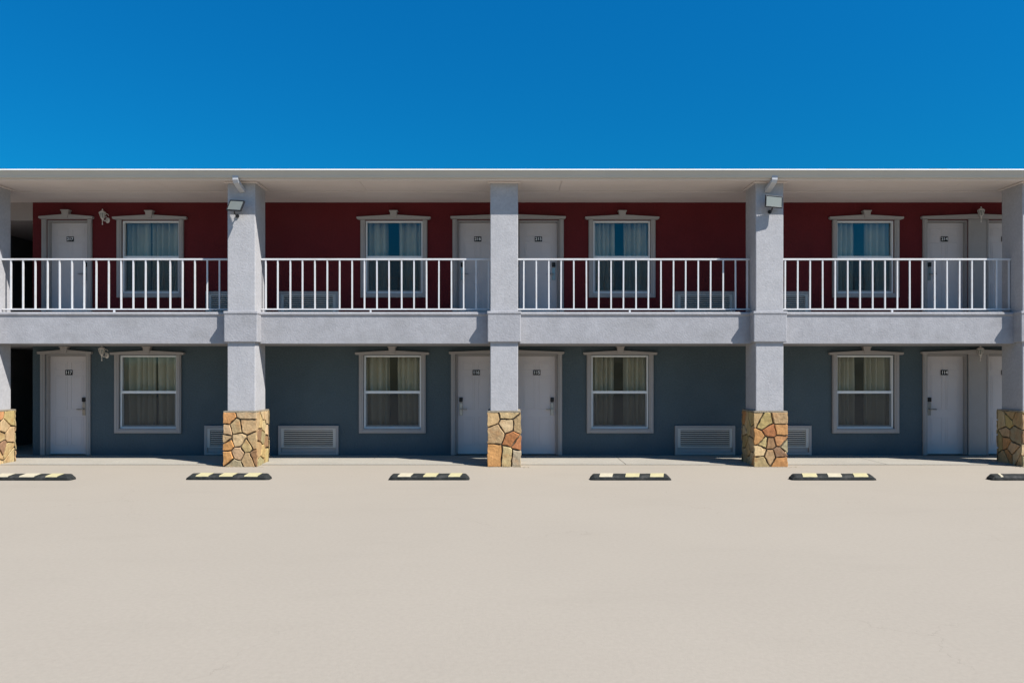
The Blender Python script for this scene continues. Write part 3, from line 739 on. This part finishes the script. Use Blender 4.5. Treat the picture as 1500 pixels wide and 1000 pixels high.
# ---- floodlights on the columns
def floodlight(cx, px, py, rx, ry, rz, label, off=0.165):
    Y = -1.652; YC = Y - off
    r = empty('floodlight', (PX(px, YC), YC, PZ(py, YC)), label, 'floodlight', 'floodlights on the columns')
    R = (Matrix.Rotation(rz, 3, 'Z') @ Matrix.Rotation(rx, 3, 'X') @ Matrix.Rotation(ry, 3, 'Y'))
    w2, h2 = 0.165, 0.105
    def T(m): m.v = [tuple(R @ Vector(v)) for v in m.v]; return m
    m = MB()
    m.prism([(-w2, -h2), (w2, -h2), (w2, h2), (-w2, h2)], 'y', -0.008, 0.016)
    m.prism([(-w2*0.6, -h2*0.6), (w2*0.6, -h2*0.6), (w2*0.6, h2*0.6), (-w2*0.6, h2*0.6)], 'y', 0.016, 0.042)
    t = 0.017
    m.box(-w2, w2, -0.016, -0.008, h2-t, h2); m.box(-w2, w2, -0.016, -0.008, -h2, -h2+t)
    m.box(-w2, -w2+t, -0.016, -0.008, -h2+t, h2-t); m.box(w2-t, w2, -0.016, -0.008, -h2+t, h2-t)
    for k in range(7): m.box(-0.09+k*0.028, -0.084+k*0.028, 0.042, 0.056, -0.055, 0.055)
    T(m).build('housing', M['frame_dark'], r, bevel=0.003)
    m = MB(); m.box(-w2+t+0.001, w2-t-0.001, -0.0115, -0.0082, -h2+t+0.001, h2-t-0.001)
    T(m).build('lens', M['lens'], r)
    m = MB(); p0 = R @ Vector((-0.01, 0.03, -h2)); wx = PX(px, YC)
    m.tube([tuple(p0), (p0.x+0.0, p0.y+0.02, p0.z-0.035), (p0.x, Y-YC-0.02, p0.z-0.045), (p0.x, Y-YC+0.001, p0.z-0.045)], 0.012, 8)
    m.lathe([(0.034, 0), (0.034, 0.02)], (0, 0, 0), 12)
    nb = 24
    m.v[-nb:] = [(x + p0.x, (Y-YC) - z_, y + p0.z - 0.045) for (x, y, z_) in m.v[-nb:]]
    m.build('bracket', M['frame_dark'], r)
floodlight(-4.815, 345.3, 301.3, math.radians(-20), math.radians(8), math.radians(-20), 'dark framed floodlight twisted askew on the column left of centre')
floodlight(4.776, 1133.5, 295.5, math.radians(-2), math.radians(3), math.radians(10), 'dark framed floodlight set nearly square on the column right of centre')

# ---- gutter outlets (elbows turning back to the columns)
def spout(px, lean):
    Y = -1.885; x = PX(px, Y)
    m = MB(); hw, hd = 0.050, 0.036
    path = [(x, Y, Z3+0.05), (x, Y, Z3-0.02), (x + lean*0.2, Y+0.015, Z3-0.05), (x+lean, Y+0.12, Z3-0.115), (x+lean*1.4, Y+0.234, Z3-0.16)]
    rings = []
    for i, p in enumerate(path):
        a = Vector(path[max(i-1,0)]); b_ = Vector(path[min(i+1, len(path)-1)]); t = (b_-a).normalized()
        u = Vector((1,0,0)); wv = t.cross(u).normalized(); u = wv.cross(t).normalized()
        bb = len(m.v)
        for su, sw in ((-1,-1),(-0.6,-1),(-0.2,-0.86),(0.2,-0.86),(0.6,-1),(1,-1),(1,1),(-1,1)): m.v.append(tuple(Vector(p) + u*su*hw + wv*sw*hd))
        rings.append(bb)
    n = 8
    for a, b_ in zip(rings, rings[1:]):
        for k in range(n): j=(k+1)%n; m.f.append([a+k,a+j,b_+j,b_+k]); m.mi.append(0)
    m.f.append([rings[-1]+k for k in range(n)]); m.mi.append(0); m.f.append([rings[0]+k for k in range(n)]); m.mi.append(0)
    m.build('downspout_elbow', M['spout'], B, bevel=0.003)
spout(345.5, 0.025); spout(1134, -0.03)

# ---- wheel stops
WS = None
def stop_parts(root, L_, patches, mats):
    h = L_/2; prof = [(0.0, 0.0), (0.0, 0.040), (0.026, 0.066), (0.150, 0.090), (0.188, 0.040), (0.188, 0.0)]
    vs = []; fs = []
    rs = random.Random(len(patches)*7 + int(L_*100))
    xs = [(-h, 0.12), (-h+0.012, 0.45), (-h+0.055, 0.93), (-h+0.075, 1.0)] + [(-h+0.075 + (L_-0.15)*k/16, 1.0) for k in range(1, 16)] + [(h-0.075, 1.0), (h-0.055, 0.93), (h-0.012, 0.45), (h, 0.12)]
    n = len(prof)
    for x, f in xs:
        for (y, z) in prof:
            vs.append((x, 0.094 + (y-0.094)*(0.72+0.28*f) + rs.uniform(-0.0015, 0.0015), z*(f if z > 0.04 else min(1, f*1.6)) + (rs.uniform(-0.0015, 0.0015) if z > 0 else 0)))
    m = MB(); m.v = vs
    for k in range(len(xs)-1):
        for i in range(n): j=(i+1)%n; m.f.append([k*n+i, k*n+j, (k+1)*n+j, (k+1)*n+i]); m.mi.append(0)
    m.f.append([i for i in range(n)]); m.mi.append(0); m.f.append([(len(xs)-1)*n+i for i in range(n)]); m.mi.append(0)
    m.build('body', M['rubber'], root, bevel=0.005)
    for (a, b_, mt) in patches:
        xa, xb = -h + L_*a, -h + L_*b_
        q = MB(); sk = 0.038            # the patches are painted slightly on the skew
        path = [(0.012, 0.0535, 0.0), (0.0255, 0.0672, 0.10), (0.150, 0.0912, 0.9), (0.166, 0.0715, 1.0)]
        for w_ in range(2): 
            dz = 0.0035*w_ - 0.004*(1-w_)
            for (y_, z_, t_) in path:
                for xx_ in (xa, xb): q.v.append((xx_ + sk*t_, y_, z_ + dz))
        for k in range(3):
            a0 = 2*k; q.f += [[a0, a0+1, a0+3, a0+2], [8+a0, 8+a0+2, 8+a0+3, 8+a0+1], [a0, a0+2, 8+a0+2, 8+a0], [a0+1, 8+a0+1, 8+a0+3, a0+3]]; q.mi += [0]*4
        q.f += [[0, 8, 9, 1], [6, 7, 15, 14]]; q.mi += [0, 0]
        q.build('painted_stripe', M[mt], root)
def wheel_stop(pxa, pxb, py, patches, label, rz=0.0, group='rubber wheel stops across the parking bays'):
    Yd = EYE*F/(py-HY) - D0
    xa, xb = PX(pxa, Yd), PX(pxb, Yd)
    r = empty('wheel_stop', ((xa+xb)/2, Yd, 0.001), label, 'wheel stop', group, rot=(0, 0, rz))
    stop_parts(r, xb-xa, patches, None)
std = [(0.115, 0.275, 'cream'), (0.43, 0.59, 'yellow'), (0.74, 0.885, 'yellow')]
wheel_stop(-16, 103, 703.6, [(0.05, 0.22, 'cream'), (0.36, 0.545, 'cream'), (0.685, 0.83, 'yellow')], 'striped wheel stop cut by the left edge of the photo, in front of the passage', rz=-0.006)
wheel_stop(271, 394, 702.8, [(0.12, 0.27, 'yellow'), (0.40, 0.56, 'yellow'), (0.70, 0.86, 'yellow')], 'striped wheel stop directly in front of the left stone column', rz=-0.01)
wheel_stop(568.5, 687.5, 703.2, std, 'striped wheel stop in front of the ground-floor window between left and middle columns', rz=0.004)
wheel_stop(865, 984, 703.4, [(0.11, 0.27, 'cream'), (0.43, 0.60, 'yellow'), (0.735, 0.90, 'yellow')], 'striped wheel stop in front of ground-floor window right of the middle column', rz=-0.003)
wheel_stop(1160.5, 1285, 703.4, [(0.13, 0.30, 'yellow'), (0.43, 0.59, 'cream'), (0.735, 0.90, 'yellow')], 'striped wheel stop just right of the right stone column', rz=0.0)
wheel_stop(1454, 1576, 703.6, [(0.105, 0.135, 'cream'), (0.47, 0.60, 'yellow'), (0.74, 0.88, 'yellow')], 'dark wheel stop with its first stripe worn away, at the right edge', rz=0.004)

# ---- crumbs of mortar and gravel at the foot of the columns and along the walk
gm = MB(); rr = random.Random(5)
def pebble(x, y, s_):
    b0 = len(gm.v); a = rr.uniform(0, 6)
    for k in range(5):
        t = a + k*6.283/5; gm.v.append((x + s_*math.cos(t)*rr.uniform(.7,1.2), y + s_*math.sin(t)*rr.uniform(.7,1.2), 0.0))
    gm.v.append((x, y, s_*rr.uniform(0.6, 1.0)))
    for k in range(5): gm.f.append([b0+k, b0+(k+1)%5, b0+5]); gm.mi.append(0)
for cx, key in COLX[1:6]:
    for _ in range(90):
        x = cx + rr.uniform(-0.45, 0.45); y = -1.73 - abs(rr.gauss(0, 0.05)); pebble(x, y, rr.uniform(0.004, 0.014))
for _ in range(500): pebble(rr.uniform(-11, 11), -1.44 - abs(rr.gauss(0, 0.06)), rr.uniform(0.003, 0.008))
for _ in range(160): pebble(rr.uniform(-11, 11), rr.uniform(-6, -1.7), rr.uniform(0.003, 0.007))
o = gm.build('gravel', M['capstone']); tag(o, 'loose pale grit and mortar crumbs along the foot of the columns', 'gravel', kind='stuff'); o.location.z = 0.0005

# ------------------------------------------------------------------ light, sky, camera
Ld = Vector((-1.5, 1.0, -2.2)).normalized(); S = -Ld
sun = bpy.data.lights.new('sun', 'SUN'); sun.energy = 5.0; sun.angle = math.radians(0.5); sun.color = (1.0, 0.965, 0.91)
so = bpy.data.objects.new('sun', sun); COL.objects.link(so); so.rotation_euler = Ld.to_track_quat('-Z', 'Y').to_euler(); so.location = (10, -12, 20)
wd = bpy.data.worlds.new('World'); SC.world = wd; wd.use_nodes = True; nt = wd.node_tree
bg = nt.nodes['Background']; sk = nt.nodes.new('ShaderNodeTexSky'); sk.sky_type = 'NISHITA'; sk.sun_disc = False
sk.sun_elevation = math.asin(S.z); sk.sun_rotation = math.atan2(S.x, S.y); sk.altitude = 300; sk.air_density = 1.0; sk.dust_density = 0.15; sk.ozone_density = 2.5
hs = nt.nodes.new('ShaderNodeHueSaturation'); hs.inputs['Saturation'].default_value = 1.25; hs.inputs['Value'].default_value = 1.0
nt.links.new(sk.outputs[0], hs.inputs['Color']); tn = nt.nodes.new('ShaderNodeVectorMath'); tn.operation = 'MULTIPLY'; tn.inputs[1].default_value = (0.05, 1.13, 1.46)   # deep polarised blue
tc = nt.nodes.new('ShaderNodeTexCoord'); sx = nt.nodes.new('ShaderNodeSeparateXYZ'); nt.links.new(tc.outputs['Generated'], sx.inputs[0])
er = nt.nodes.new('ShaderNodeMapRange'); er.inputs[1].default_value = 0.02; er.inputs[2].default_value = 0.2; nt.links.new(sx.outputs['Z'], er.inputs[0])
tm = nt.nodes.new('ShaderNodeMix'); tm.data_type = 'RGBA'; tm.inputs[6].default_value = (0.55, 0.9, 1.15, 1); tm.inputs[7].default_value = (0.05, 1.13, 1.46, 1)
nt.links.new(er.outputs[0], tm.inputs[0]); nt.links.new(tm.outputs[2], tn.inputs[1])
nt.links.new(hs.outputs[0], tn.inputs[0]); nt.links.new(tn.outputs[0], bg.inputs['Color']); 
st = nt.nodes.new('ShaderNodeMapRange'); st.inputs[1].default_value = 0.22; st.inputs[2].default_value = 0.46; st.inputs[3].default_value = 0.05*0.91; st.inputs[4].default_value = 0.05*1.2
nt.links.new(sx.outputs['Z'], st.inputs[0]); nt.links.new(st.outputs[0], bg.inputs['Strength'])

cam = bpy.data.cameras.new('camera'); co = bpy.data.objects.new('camera', cam); COL.objects.link(co)
co.location = (0, -D0, EYE); co.rotation_euler = (math.radians(90), 0, 0)
cam.sensor_width = 36; cam.lens = 36*F/1500; cam.shift_x = (750-VX)/1500; cam.shift_y = (HY-500)/1500
cam.clip_end = 2000; cam.clip_start = 0.1
SC.camera = co
SC.view_settings.view_transform = 'Standard'; SC.view_settings.look = 'None'; SC.view_settings.gamma = 1; SC.view_settings.exposure = 0.68
